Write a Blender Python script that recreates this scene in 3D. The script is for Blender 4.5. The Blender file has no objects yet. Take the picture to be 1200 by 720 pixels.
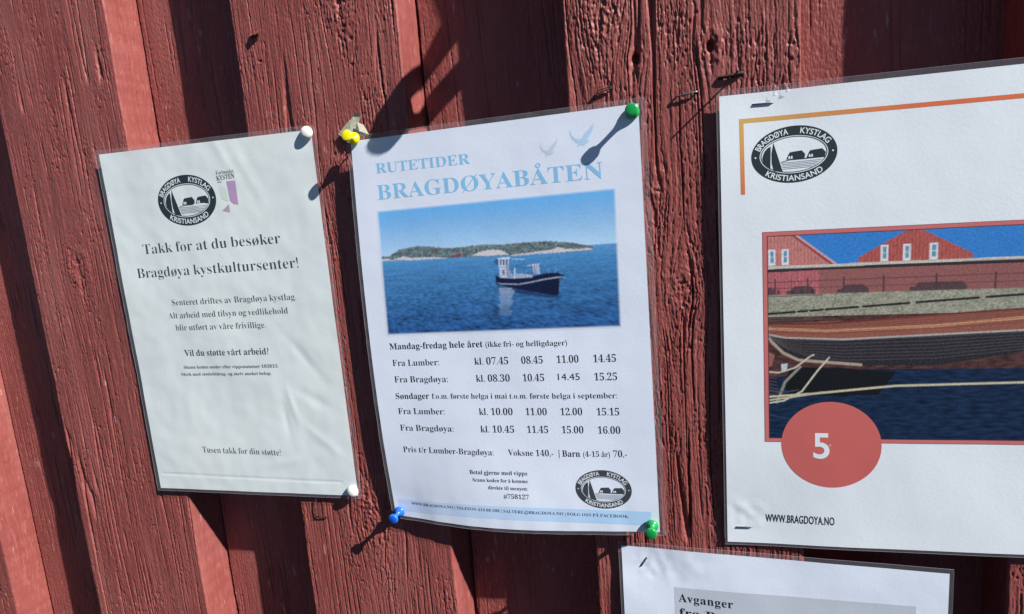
import bpy, math
import numpy as np
from mathutils import Matrix, Vector

scene = bpy.context.scene
COL = scene.collection
MM = 0.001

# ------------------------------------------------------------------ camera
# working space of the script: millimetres, x right, z up, n out of the wall (n = -Y)
CAM_R = ((0.95777, -0.08417, -0.27495), (-0.03856, -0.98516, 0.16724), (-0.28494, -0.14958, -0.94680))
CAM_C = (237.95, 232.87, 421.64)
def w(x, z, n):
    return Vector((x * MM, -n * MM, z * MM))
cd = bpy.data.cameras.new('camera'); cam = bpy.data.objects.new('camera', cd); COL.objects.link(cam)
right = Vector((CAM_R[0][0], -CAM_R[0][2], CAM_R[0][1])).normalized()
fwd = Vector((CAM_R[2][0], -CAM_R[2][2], CAM_R[2][1])).normalized()
up = right.cross(fwd).normalized()
right = fwd.cross(up).normalized()
m4 = Matrix((right, up, -fwd)).transposed().to_4x4(); m4.translation = w(*CAM_C)
cam.matrix_world = m4
cd.sensor_width = 36.0; cd.lens = 708.0 / 1200.0 * 36.0
cd.clip_start = 0.005; cd.clip_end = 200.0
scene.camera = cam

# ------------------------------------------------------------------ light
SUN = Vector((2.7, -1.0, 2.25)).normalized()          # towards the sun
EL = math.asin(SUN.z); AZ = math.atan2(SUN.x, SUN.y)
world = bpy.data.worlds.new('World'); scene.world = world; world.use_nodes = True
wn = world.node_tree.nodes; wl = world.node_tree.links
bg = wn['Background']; bg.inputs[1].default_value = 0.05
sky = wn.new('ShaderNodeTexSky'); sky.sky_type = 'NISHITA'; sky.sun_disc = False
sky.sun_elevation = EL; sky.sun_rotation = AZ
sky.altitude = 2500.0; sky.air_density = 0.45; sky.dust_density = 0.2; sky.ozone_density = 2.0
wl.new(sky.outputs[0], bg.inputs[0])
sd = bpy.data.lights.new('sun', 'SUN'); sd.energy = 5.0; sd.angle = math.radians(0.5); sd.color = (1.0, 0.965, 0.91)
so = bpy.data.objects.new('sun', sd); COL.objects.link(so)
so.rotation_euler = SUN.to_track_quat('Z', 'Y').to_euler()
scene.view_settings.view_transform = 'Standard'; scene.view_settings.look = 'None'
scene.view_settings.exposure = 0.85; scene.view_settings.gamma = 1.0

# ------------------------------------------------------------------ helpers: noise
def _hash(ix, iy, seed):
    h = (ix.astype(np.int64) * 374761393 + iy.astype(np.int64) * 668265263 + seed * 974634777) & 0xffffffff
    h = ((h ^ (h >> 13)) * 1274126177) & 0xffffffff
    h = ((h ^ (h >> 16)) * 2246822519) & 0xffffffff
    return (h ^ (h >> 15)) & 0xffff
def N(x, y, seed=0):                                   # gradient noise, about -1..1
    x = np.asarray(x, float); y = np.asarray(y, float) + 0 * x; x = x + 0 * y
    ix = np.floor(x); iy = np.floor(y); fx = x - ix; fy = y - iy
    ux = fx * fx * fx * (fx * (fx * 6 - 15) + 10); uy = fy * fy * fy * (fy * (fy * 6 - 15) + 10)
    def g(dx, dy):
        a = _hash(ix + dx, iy + dy, seed) * (2 * math.pi / 65536.0)
        return np.cos(a) * (fx - dx) + np.sin(a) * (fy - dy)
    a = g(0, 0) * (1 - ux) + g(1, 0) * ux; b = g(0, 1) * (1 - ux) + g(1, 1) * ux
    return (a * (1 - uy) + b * uy) * 1.5
def sstep(a, b, v):
    t = np.clip((v - a) / (b - a), 0, 1); return t * t * (3 - 2 * t)

# ------------------------------------------------------------------ helpers: objects
def empty(name, label, cat, loc, group=None):
    o = bpy.data.objects.new(name, None); COL.objects.link(o)
    o.location = w(*loc); o.empty_display_size = 0.01
    o['label'] = label; o['category'] = cat
    if group: o['group'] = group
    return o
def tag(o, label, cat, group=None):
    o['label'] = label; o['category'] = cat
    if group: o['group'] = group
    return o
def link(name, me, mat, parent=None, label=None):
    o = bpy.data.objects.new(name, me); COL.objects.link(o)
    if mat: me.materials.append(mat)
    if parent is not None:
        o.parent = parent; o.matrix_parent_inverse = Matrix.Translation(-parent.location)
    if label: o['label'] = label
    return o
def raw_mesh(name, V, F, smooth=True, col=None):
    """V (k,3) in (x, z, n) mm; F list/array of faces."""
    V = np.asarray(V, float)
    P = np.stack([V[:, 0], -V[:, 2], V[:, 1]], 1) * MM
    me = bpy.data.meshes.new(name)
    if isinstance(F, np.ndarray):
        nf, k = F.shape
        me.vertices.add(len(P)); me.vertices.foreach_set('co', P.astype(np.float32).ravel())
        me.loops.add(nf * k); me.loops.foreach_set('vertex_index', F.astype(np.int32).ravel())
        me.polygons.add(nf); me.polygons.foreach_set('loop_start', (np.arange(nf) * k).astype(np.int32))
        me.polygons.foreach_set('loop_total', np.full(nf, k, np.int32))
        me.update(calc_edges=True)
    else:
        me.from_pydata([tuple(p) for p in P], [], [tuple(f) for f in F]); me.update()
    me.polygons.foreach_set('use_smooth', np.full(len(me.polygons), smooth, bool))
    if col is not None:
        at = me.color_attributes.new('print_color', 'FLOAT_COLOR', 'POINT')
        c4 = np.ones((len(P), 4), np.float32); c4[:, :3] = col
        at.data.foreach_set('color', c4.ravel())
    me.validate()
    return me
def grid_faces(r, c):
    i = np.arange(r * c).reshape(r, c)
    return np.stack([i[:-1, :-1].ravel(), i[:-1, 1:].ravel(), i[1:, 1:].ravel(), i[1:, :-1].ravel()], 1)
def grid_mesh(name, X, Z, Nn, col=None, smooth=True):
    r, c = X.shape
    return raw_mesh(name, np.stack([X.ravel(), Z.ravel(), Nn.ravel()], 1), grid_faces(r, c), smooth,
                    None if col is None else col.reshape(-1, 3))
def tube(path, rad, seg=8, caps=True):
    """V,F of a tube along a list of (x,z,n) points; rad scalar or list."""
    path = [Vector(p) for p in path]; k = len(path)
    rad = [rad] * k if not hasattr(rad, '__len__') else rad
    V = []; F = []
    ref = Vector((0.31, 0.77, 0.55)).normalized()
    for i, p in enumerate(path):
        t = (path[min(i + 1, k - 1)] - path[max(i - 1, 0)]).normalized()
        a = t.cross(ref).normalized(); b = t.cross(a)
        for s in range(seg):
            q = 2 * math.pi * s / seg
            V.append(p + (a * math.cos(q) + b * math.sin(q)) * rad[i])
    for i in range(k - 1):
        for s in range(seg):
            F.append((i * seg + s, i * seg + (s + 1) % seg, (i + 1) * seg + (s + 1) % seg, (i + 1) * seg + s))
    if caps:
        F.append(tuple(range(seg))[::-1]); F.append(tuple((k - 1) * seg + s for s in range(seg)))
    return [tuple(v) for v in V], F
def lathe(base, axis, prof, seg=28):
    """profile of (radius, height) turned about axis (x,z,n) from base."""
    base = Vector(base); t = Vector(axis).normalized()
    a = t.cross(Vector((0.2, 0.9, 0.1))).normalized(); b = t.cross(a)
    V = []; F = []
    for r, h in prof:
        for s in range(seg):
            q = 2 * math.pi * s / seg
            V.append(tuple(base + t * h + (a * math.cos(q) + b * math.sin(q)) * r))
    k = len(prof)
    for i in range(k - 1):
        for s in range(seg):
            F.append((i * seg + s, i * seg + (s + 1) % seg, (i + 1) * seg + (s + 1) % seg, (i + 1) * seg + s))
    F.append(tuple(range(seg))[::-1]); F.append(tuple((k - 1) * seg + s for s in range(seg)))
    return V, F
def join(*parts):
    V = []; F = []
    for v, f in parts:
        o = len(V); V += list(v); F += [tuple(i + o for i in q) for q in f]
    return V, F

# ------------------------------------------------------------------ helpers: materials
def mat(name, color, rough=0.5, spec=0.5, coat=0.0, bump=None, var=None, attr=None, alpha=None, metal=0.0, trans=0.0):
    m = bpy.data.materials.new(name); m.use_nodes = True
    nt = m.node_tree; b = nt.nodes['Principled BSDF']
    b.inputs['Base Color'].default_value = (*color, 1); b.inputs['Roughness'].default_value = rough
    b.inputs['Specular IOR Level'].default_value = spec; b.inputs['Coat Weight'].default_value = coat
    b.inputs['Metallic'].default_value = metal; b.inputs['Transmission Weight'].default_value = trans
    if alpha is not None: b.inputs['Alpha'].default_value = alpha
    tc = nt.nodes.new('ShaderNodeTexCoord')
    if var:                                            # [(scale vec, amount, second colour), ...]
        src = None
        for sc, lo, hi, c2 in var:
            mp = nt.nodes.new('ShaderNodeMapping'); mp.inputs['Scale'].default_value = sc
            nt.links.new(tc.outputs['Object'], mp.inputs[0])
            nz = nt.nodes.new('ShaderNodeTexNoise'); nz.inputs['Scale'].default_value = 1.0; nz.inputs['Detail'].default_value = 4
            nt.links.new(mp.outputs[0], nz.inputs['Vector'])
            mr = nt.nodes.new('ShaderNodeMapRange'); mr.inputs[1].default_value = lo; mr.inputs[2].default_value = hi
            nt.links.new(nz.outputs[0], mr.inputs[0])
            mx = nt.nodes.new('ShaderNodeMix'); mx.data_type = 'RGBA'
            nt.links.new(mr.outputs[0], mx.inputs[0])
            if src is None:
                mx.inputs[6].default_value = (*color, 1)
            else:
                nt.links.new(src, mx.inputs[6])
            mx.inputs[7].default_value = (*c2, 1); src = mx.outputs[2]
        nt.links.new(src, b.inputs['Base Color'])
    if attr:
        a = nt.nodes.new('ShaderNodeAttribute'); a.attribute_name = attr
        nt.links.new(a.outputs['Color'], b.inputs['Base Color'])
    if bump:                                           # [(scale vec, distance m, strength), ...]
        prev = None
        for sc, dist, st in bump:
            mp = nt.nodes.new('ShaderNodeMapping'); mp.inputs['Scale'].default_value = sc
            nt.links.new(tc.outputs['Object'], mp.inputs[0])
            nz = nt.nodes.new('ShaderNodeTexNoise'); nz.inputs['Scale'].default_value = 1.0; nz.inputs['Detail'].default_value = 3
            nt.links.new(mp.outputs[0], nz.inputs['Vector'])
            bp = nt.nodes.new('ShaderNodeBump'); bp.inputs['Distance'].default_value = dist; bp.inputs['Strength'].default_value = st
            nt.links.new(nz.outputs[0], bp.inputs['Height'])
            if prev: nt.links.new(prev, bp.inputs['Normal'])
            prev = bp.outputs[0]
        nt.links.new(prev, b.inputs['Normal'])
    return m

M = {}
M['wood'] = mat('red_painted_wood', (0.248, 0.068, 0.060), 0.40, 0.24,
                bump=[((1000, 1000, 230), 0.0005, 0.75), ((2300, 2300, 900), 0.00022, 0.8)],
                var=[((60, 60, 9), 0.4, 0.75, (0.205, 0.052, 0.047)), ((22, 22, 6), 0.5, 0.75, (0.30, 0.098, 0.088)), ((420, 420, 90), 0.52, 0.8, (0.32, 0.105, 0.092)), ((260, 260, 60), 0.66, 0.72, (0.36, 0.17, 0.15)), ((300, 300, 40), 0.30, 0.26, (0.11, 0.035, 0.035))])
PAPER_BUMP = [((420, 420, 420), 0.00010, 0.5), ((1100, 1100, 1100), 0.00005, 0.7)]
M['paper_blue'] = mat('bluish_white_paper', (0.715, 0.78, 0.905), 0.36, 0.5, bump=PAPER_BUMP)
M['paper_grey'] = mat('greyed_white_paper', (0.70, 0.765, 0.775), 0.36, 0.5, bump=PAPER_BUMP,
                      var=[((14, 14, 14), 0.45, 0.75, (0.74, 0.785, 0.765))])
M['paper_white'] = mat('cool_white_paper', (0.76, 0.81, 0.87), 0.36, 0.5, bump=PAPER_BUMP)
M['film'] = mat('clear_laminate', (0.50, 0.52, 0.57), 0.12, 0.7, alpha=0.13, bump=[((160, 160, 60), 0.0004, 0.5)])
M['film_edge'] = mat('laminate_fold', (0.45, 0.47, 0.52), 0.3, 0.6, alpha=0.35)
M['print'] = mat('printed_picture_ink', (1, 1, 1), 0.36, 0.22, attr='print_color', bump=PAPER_BUMP)
M['ink'] = mat('black_ink', (0.018, 0.02, 0.032), 0.45, 0.22)
M['ink_soft'] = mat('dark_grey_ink', (0.055, 0.062, 0.08), 0.45, 0.25)
M['ink_emblem'] = mat('dark_green_black_ink', (0.018, 0.030, 0.034), 0.4, 0.5)
M['ink_emblem_grey'] = mat('charcoal_ink', (0.05, 0.055, 0.065), 0.4, 0.5)
M['ink_white'] = mat('unprinted_white', (0.74, 0.79, 0.84), 0.36, 0.5)
M['ink_blue'] = mat('light_blue_ink', (0.24, 0.53, 0.82), 0.4, 0.5)
M['ink_faint'] = mat('faint_blue_ink', (0.46, 0.64, 0.86), 0.4, 0.5)
M['ink_haze'] = mat('faint_grey_ink', (0.55, 0.65, 0.83), 0.4, 0.5)
M['ink_ghost'] = mat('ghost_grey_ink', (0.60, 0.68, 0.80), 0.4, 0.5)
M['ink_purple'] = mat('purple_ink', (0.46, 0.30, 0.50), 0.4, 0.5)
M['ink_mauve'] = mat('mauve_ink', (0.42, 0.34, 0.42), 0.4, 0.5)
M['ink_pale_green'] = mat('pale_green_ink', (0.60, 0.72, 0.66), 0.4, 0.5)
M['ink_salmon'] = mat('salmon_ink', (0.56, 0.13, 0.12), 0.4, 0.5)
M['ink_box'] = mat('grey_box_ink', (0.48, 0.53, 0.60), 0.4, 0.5)
M['yellow'] = mat('yellow_plastic', (0.85, 0.72, 0.01), 0.28, 0.5)
M['green'] = mat('green_plastic', (0.012, 0.30, 0.07), 0.25, 0.5)
M['blue'] = mat('blue_plastic', (0.02, 0.15, 0.75), 0.22, 0.5)
M['white'] = mat('white_plastic', (0.76, 0.75, 0.72), 0.35, 0.5)
M['steel'] = mat('steel_wire', (0.22, 0.23, 0.25), 0.4, 0.5, metal=0.8)
M['rust'] = mat('rusted_wire', (0.055, 0.035, 0.03), 0.7, 0.3, metal=0.4, bump=[((2500, 2500, 2500), 0.0002, 0.6)])
M['caster'] = mat('caster_black', (0.03, 0.03, 0.032), 0.6, 0.4, bump=[((300, 300, 300), 0.0006, 0.5)])
M['scrap'] = mat('torn_yellowed_plastic', (0.50, 0.50, 0.40), 0.3, 0.5, alpha=0.85, bump=[((500, 500, 500), 0.0008, 0.7)])
M['tape'] = mat('clear_tape', (0.85, 0.87, 0.9), 0.10, 0.8, alpha=0.28)

# ------------------------------------------------------------------ the wall
DEPTH = 33.0
ZD = np.concatenate([np.arange(-700, -195, 9.0), np.arange(-195, 480, 0.8), np.arange(480, 1000, 9.0)])
KNOTS_B = [(209.3, 327.1, 5, 5.0, 4.5), (255.5, 327.5, 7, 6.0, 4.0), (189, 360, 13, 9.0, 0.0), (219, 246, 6, 6.0, 0.3), (232, 172, 10, 8.0, 0.0)]
KNOTS_A = [(-2, 398, 10, 7.0, 1.5), (-30, -12, 14, 9.0, 0.0), (-16, 270, 10, 7.0, 0.0)]
def wood(x, z, seed, rough, knots=()):
    wx = x + 2.2 * N(x / 34, z / 190, seed) + 0.7 * N(x / 9, z / 60, seed + 1)
    wob = np.zeros_like(x)
    for kx, kz, kr, bulge, hole in knots:
        r2 = ((x - kx) / kr) ** 2 + ((z - kz) / (kr * 2.2)) ** 2
        wx = wx - (x - kx) * 0.72 * np.exp(-r2 * 0.5)
        wob += np.exp(-r2 * 0.6)
    if seed == 37:                                     # battered stretches of this plank
        for px, pz, sx, sz, am in ((238, 190, 9, 42, 1.5), (246, 262, 12, 26, .8), (228, 110, 8, 34, .9), (182, 352, 14, 16, 1.2), (236, 330, 10, 20, 1.0), (250, 40, 9, 30, .9)):
            wob += am * np.exp(-((x - px) / sx) ** 2 - ((z - pz) / sz) ** 2)
    if seed == 11:
        for px, pz, sx, sz, am in ((-4, 390, 12, 20, 1.2), (20, 330, 14, 34, .8), (-20, -30, 9, 46, 1.2), (-12, 262, 7, 10, 1.4)):
            wob += am * np.exp(-((x - px) / sx) ** 2 - ((z - pz) / sz) ** 2)
    h = 0.30 * N(wx / 17, z / 140, seed + 2) + 0.13 * N(wx / 5.2, z / 80, seed + 3)
    fine = 0.8 + 0.5 * N(x / 30, z / 60, seed + 12)
    jit = 0.35 * N(x / 2.2, z / 5, seed + 13) + 0.2 * N(x / 1.1, z / 1.8, seed + 14)
    h += (0.10 + 0.05 * rough) * N(wx / 2.3 + jit, z / 30, seed + 4) * fine
    h += 0.13 * N(wx / 1.25 + jit, z / 12, seed + 5) * fine + 0.075 * N(x / 0.95, z / 2.4, seed + 15) + 0.05 * N(x / 1.1, z / 1.2, seed + 19)
    # narrow grooves between the fibres, running far along the plank
    for sc, zl, dp, wd, sd in ((3.1, 300, 0.34, 0.16, 6), (1.9, 130, 0.20, 0.22, 18), (6.0, 520, 0.50, 0.08, 24)):
        g = np.abs(N(wx / sc + jit * 0.45, z / zl, seed + sd))
        h -= dp * (0.45 + 0.55 * rough) * np.exp(-(g / wd) ** 2) * (0.55 + 0.7 * N(x / 11, z / 26, seed + sd + 1))
    # split cracks along the grain
    for sc, zl, wd, dp, lo in ((11.0, 700, 0.032, 1.9, 0.0), (19.0, 1100, 0.022, 2.6, 0.05)):
        c = np.abs(N(wx / sc + 0.05 * jit, z / zl, seed + 7 + int(sc)))
        msk = sstep(lo, lo + 0.25, N(x / 26, z / 75, seed + 9 + int(sc)) + 0.14 * rough)
        h -= dp * np.exp(-(c / wd) ** 2) * msk * (0.5 + 0.5 * rough)
    # lumpy thick paint
    patch = sstep(-0.1, 0.45, N(x / 22, z / 48, seed + 20)) * (0.35 + 0.65 * rough) + wob
    h += 0.26 * patch * np.maximum(0, N(wx / 1.7, z / 3.6, seed + 21)) + 0.12 * patch * N(x / 1.2, z / 2.0, seed + 22)
    h -= 0.75 * sstep(0.38, 0.72, N(wx / 2.0, z / 4.5, seed + 25)) * sstep(0.1, 0.8, patch)
    h -= 1.0 * sstep(0.6, 1.3, patch) * np.exp(-(N(wx / 4.5 + jit * .4, z / 60, seed + 27) / 0.07) ** 2)
    h += 0.05 * N(x / 5, z / 1.6, seed + 23)
    for kx, kz, kr, bulge, hole in knots:
        r = np.sqrt(((x - kx) / kr) ** 2 + ((z - kz) / (kr * 1.25)) ** 2)
        h += 0.45 * np.exp(-((r - 1.0) / 0.35) ** 2) + 0.35 * np.exp(-r * r) * N(x / 1.6, z / 2.0, seed + 31) + 0.5 * np.exp(-r * r * .4) * N(x / 2.6, z / 3.6, seed + 33)
        if hole:
            hx = x - kx + 0.5 * N(x / 2.5, z / 2.5, seed + 40); hz = z - kz + 0.6 * N(x / 3, z / 3, seed + 41)
            hr = np.sqrt((hx / 2.6) ** 2 + (hz / 3.4) ** 2)
            h -= hole * sstep(1.15, 0.6, hr)
            h -= 0.9 * hole * 0.4 * np.exp(-(hx / 0.8) ** 2) * np.exp(-((hz + 3) / 11) ** 2)
    return h
def outer_board(parent, xl, xr, slope, seed, rough, knots=(), dx=0.42):
    z = ZD[:, None]
    nf = int((xr - xl) / dx); f = np.linspace(0, 1, nf)[None, :]
    el = xl + 0.5 * N(z / 55, 0 * z + .3, seed + 50) + 0.25 * N(z / 9, 0 * z + .3, seed + 51) + slope * z
    er = xr + 0.5 * N(z / 60, 0 * z + .3, seed + 52) + 0.3 * N(z / 8, 0 * z + .3, seed + 53) + slope * z
    X = el + (er - el) * f; Z = np.broadcast_to(z, X.shape)
    H = wood(X, Z, seed, rough, knots)
    R = 1.6
    dl = X - el; dr = er - X
    d = np.minimum(dl, dr); rr = np.clip(1 - d / R, 0, 1)
    Nn = H * (1 - 0.6 * rr) - R * (1 - np.sqrt(np.maximum(0, 1 - rr * rr)))
    sn = np.linspace(0, 1, 44)[None, :]
    def side(edge, n_top, sgn, sd):
        n = n_top + (-DEPTH - 4 - n_top) * sn
        zz = np.broadcast_to(z, n.shape)
        k = np.minimum(1, sn * 8)
        x = edge + sgn * k * (0.22 * N(n / 3.0, zz / 30, sd) + 0.12 * N(n / 1.4, zz / 2.4, sd + 1) + 0.35 * N(n / 14, zz / 60, sd + 2))
        return x, zz, n
    lx, lz, ln = side(el, Nn[:, :1], -1, seed + 60); rx, rz, rn = side(er, Nn[:, -1:], 1, seed + 64)
    X = np.concatenate([lx[:, :0:-1], X, rx[:, 1:]], 1); Z = np.concatenate([lz[:, :0:-1], Z, rz[:, 1:]], 1)
    Nn = np.concatenate([ln[:, :0:-1], Nn, rn[:, 1:]], 1)
    return link('board', grid_mesh('board', X, Z, Nn), M['wood'], parent)
def inner_board(parent, xl, xr, seed, gap_at=None):
    x = np.arange(xl, xr, 0.6)[None, :]; z = ZD[::1][:, None]
    X = np.broadcast_to(x, (len(z), x.shape[1])); Z = np.broadcast_to(z, X.shape)
    H = 0.5 * wood(X, Z, seed, 0.5, ()) + 0.16 * N(X / 1.5 + Z / 3.2, Z / 4.0 - X / 9, seed + 71) + 0.12 * N(X / 1.2, Z / 1.8, seed + 72)
    if gap_at is not None:
        H = H - 7 * sstep(2.3, 0.9, np.abs(X - gap_at - 0.6 - 0.9 * N(Z / 70, 0 * Z, seed + 3)))
    return link('backing_board', grid_mesh('backing_board', X, Z, -DEPTH + H - 0.2), M['wood'], parent)

wall = empty('plank_wall', 'weathered red painted wooden wall of thick upright planks behind the notices', 'wall', (105, -160, 0))
outer_board(wall, -97.8, 42.2, 0.0045, 11, 0.75, KNOTS_A)
outer_board(wall, 161.0, 306.0, 0.006, 37, 1.25, KNOTS_B)
outer_board(wall, -360.0, -219.5, 0.003, 71, 0.8, [(-300, 220, 11, 7, 0)], dx=0.6)
outer_board(wall, 424.0, 566.0, 0.003, 93, 0.9, [], dx=0.6)
outer_board(wall, -622.0, -482.0, 0.003, 113, 0.8, [], dx=1.0)
inner_board(wall, 18.0, 188.0, 131, 43.0)
inner_board(wall, -244.0, -72.0, 151, -219.5)
inner_board(wall, 282.0, 450.0, 171, 306.5)
inner_board(wall, -506.0, -334.0, 191, -482.0)
# lifted splinter on the left plank
def splinter():
    V = [(-81.5, 386.8, 0.4), (-73.0, 389.2, 0.6), (-69.4, 388.2, 2.6), (-74.6, 386.0, 4.2), (-80.2, 385.4, 2.2)]
    V2 = [(a + .3, b - .9, c - .5) for a, b, c in V]
    F = [(0, 1, 2, 3, 4), (9, 8, 7, 6, 5)] + [(i, 5 + i, 5 + (i + 1) % 5, (i + 1) % 5) for i in range(5)]
    return V + V2, F
link('splinter', raw_mesh('splinter', *splinter(), smooth=False), M['wood'], wall, 'small lifted splinter catching the sun')

# ------------------------------------------------------------------ lettering
BOLD = {}
for i in range(26):
    BOLD[chr(65 + i)] = chr(0x1D400 + i); BOLD[chr(97 + i)] = chr(0x1D41A + i)
for i in range(10): BOLD[chr(48 + i)] = chr(0x1D7CE + i)
_glyph = {}
def _text_mesh(body, offset):
    c = bpy.data.curves.new('glyph', 'FONT'); c.body = body; c.offset = offset; c.resolution_u = 5
    o = bpy.data.objects.new('glyph', c)
    me = bpy.data.meshes.new_from_object(o)
    co = np.zeros(len(me.vertices) * 3, np.float32); me.vertices.foreach_get('co', co)
    F = [tuple(p.vertices) for p in me.polygons]
    bpy.data.objects.remove(o); bpy.data.curves.remove(c); bpy.data.meshes.remove(me)
    return co.reshape(-1, 3)[:, :2].astype(float), F
def glyph(ch, style):
    """-> verts (k,2), faces, advance, in units of the style's cap height."""
    key = (ch, style)
    if key in _glyph: return _glyph[key]
    off = {'serif': -0.0072, 'serif_bold': -0.001, 'heavy': 0.004, 'serif_wide': -0.006, 'sans': 0.0, 'sans_bold': 0.016, 'times': -0.0125}[style]
    base = {'Ø': 'O', 'ø': 'o', 'Å': 'A', 'å': 'a'}.get(ch, ch)
    serif = not style.startswith('sans')
    body = BOLD.get(base, base) if serif else (base if ch in 'Åå' else ch)
    Hc = BOLD['H'] if serif else 'H'
    if ('H', style, 'm') not in _glyph:
        vh, _ = _text_mesh(Hc, off); v2, _ = _text_mesh(Hc + Hc, off)
        _glyph[('H', style, 'm')] = (vh[:, 1].max(), v2[:, 0].max())
    cap, hh = _glyph[('H', style, 'm')]
    if ch == ' ':
        _glyph[key] = (np.zeros((0, 2)), [], 0.36 if serif else 0.38); return _glyph[key]
    V, F = _text_mesh(body, off)
    v3, _ = _text_mesh(Hc + body + Hc, off)
    adv = (v3[:, 0].max() - hh) / cap
    V = V / cap
    def add(Vn, Fn):
        nonlocal V, F
        o = len(V); V = np.concatenate([V, np.array(Vn, float)]); F = F + [tuple(i + o for i in f) for f in Fn]
    if serif and ch in 'Øø':
        x0, x1 = V[:, 0].min(), V[:, 0].max(); y0, y1 = V[:, 1].min(), V[:, 1].max()
        t = 0.05
        add([(x0 + .02, y0 - .05), (x0 + .02 + t * 1.5, y0 - .05), (x1 - .02, y1 + .05), (x1 - .02 - t * 1.5, y1 + .05)], [(0, 1, 2, 3)])
    if ch in 'Åå' and serif or ch in 'Åå':
        cx = (V[:, 0].min() + V[:, 0].max()) / 2; cy = V[:, 1].max() + .17; k = 14
        ring = [(cx + r * math.cos(2 * math.pi * i / k), cy + r * math.sin(2 * math.pi * i / k)) for r in (.15, .085) for i in range(k)]
        add(ring, [(i, (i + 1) % k, k + (i + 1) % k, k + i) for i in range(k)])
    _glyph[key] = (V, F, adv); return _glyph[key]
class Ink:
    """collects printed shapes of one ink on one sheet: built as one mesh lying on the paper."""
    def __init__(s, surf, off): s.V = []; s.F = []; s.O = []; s.surf = surf; s.off = off; s.k = 0
    def add(s, V, F, lift=0.0):
        o = len(s.V); s.V += [tuple(v) for v in V]; s.O += [lift] * len(V); s.F += [tuple(i + o for i in f) for f in F]
    def poly(s, pts, lift=0.0): s.add(pts, [tuple(range(len(pts)))], lift)
    def line(s, a, b, wd, lift=0.0):
        a = np.array(a, float); b = np.array(b, float); t = (b - a) / np.linalg.norm(b - a); q = np.array([-t[1], t[0]]) * wd / 2
        s.poly([a - q, b - q, b + q, a + q], lift)
    def text(s, body, x0, x1, z0, z1, cap, style, sub=None, track=0.0):
        """baseline from (x0,z0) to (x1,z1); sub = the piece of body those ends belong to."""
        pos = []; p = 0.0
        for ch in body:
            V, F, adv = glyph(ch, style); pos.append(p); p += adv + track
        i0, i1 = (0, len(body)) if sub is None else (body.index(sub), body.index(sub) + len(sub))
        gV = glyph(body[i0], style)[0]; gE = glyph(body[i1 - 1], style)[0]
        lo = pos[i0] + gV[:, 0].min(); hi = pos[i1 - 1] + gE[:, 0].max()
        sx = (x1 - x0) / (hi - lo); dz = (z1 - z0) / (x1 - x0)
        for ch, q in zip(body, pos):
            V, F, adv = glyph(ch, style)
            if not len(V): continue
            s.k += 1
            x = x0 + (V[:, 0] + q - lo) * sx
            s.add(np.stack([x, z0 + (x - x0) * dz + V[:, 1] * cap], 1), F, 0.0006 * (s.k % 7))
    def arc_text(s, body, cx, cz, a, b, t0, t1, cap, style, inward=False):
        """letters spread along an ellipse from angle t0 to t1 (radians)."""
        ts = np.linspace(t0, t1, 200); pts = np.stack([cx + a * np.cos(ts), cz + b * np.sin(ts)], 1)
        seg = np.linalg.norm(np.diff(pts, axis=0), axis=1); L = np.concatenate([[0], np.cumsum(seg)])
        adv = [glyph(c, style)[2] for c in body]; tot = sum(adv); sc = L[-1] / tot; p = 0
        for c, ad in zip(body, adv):
            V, F, _ = glyph(c, style)
            d = (p + ad / 2) * sc; p += ad
            if not len(V): continue
            px = np.interp(d, L, pts[:, 0]); pz = np.interp(d, L, pts[:, 1])
            px2 = np.interp(min(d + .3, L[-1]), L, pts[:, 0]); pz2 = np.interp(min(d + .3, L[-1]), L, pts[:, 1])
            px1 = np.interp(max(d - .3, 0), L, pts[:, 0]); pz1 = np.interp(max(d - .3, 0), L, pts[:, 1])
            t = np.array([px2 - px1, pz2 - pz1]); t /= np.linalg.norm(t); n = np.array([-t[1], t[0]])
            k = min(sc, cap * 1.05)
            u = (V[:, 0] - ad / 2) * k; v = (V[:, 1] - .5) * cap
            s.add(np.stack([px + u * t[0] + v * n[0], pz + u * t[1] + v * n[1]], 1), F)
    def ring(s, cx, cz, a, b, a2, b2, k=72, lift=0.0):
        V = []
        for aa, bb in ((a, b), (a2, b2)):
            V += [(cx + aa * math.cos(2 * math.pi * i / k), cz + bb * math.sin(2 * math.pi * i / k)) for i in range(k)]
        s.add(V, [(i, (i + 1) % k, k + (i + 1) % k, k + i) for i in range(k)], lift)
    def build(s, name, m, parent, label=None):
        V = np.array(s.V); x, z = V[:, 0], V[:, 1]
        n = s.surf(x, z) + s.off + np.array(s.O)
        return link(name, raw_mesh(name, np.stack([x, z, n], 1), s.F, smooth=False), m, parent, label)

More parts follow.
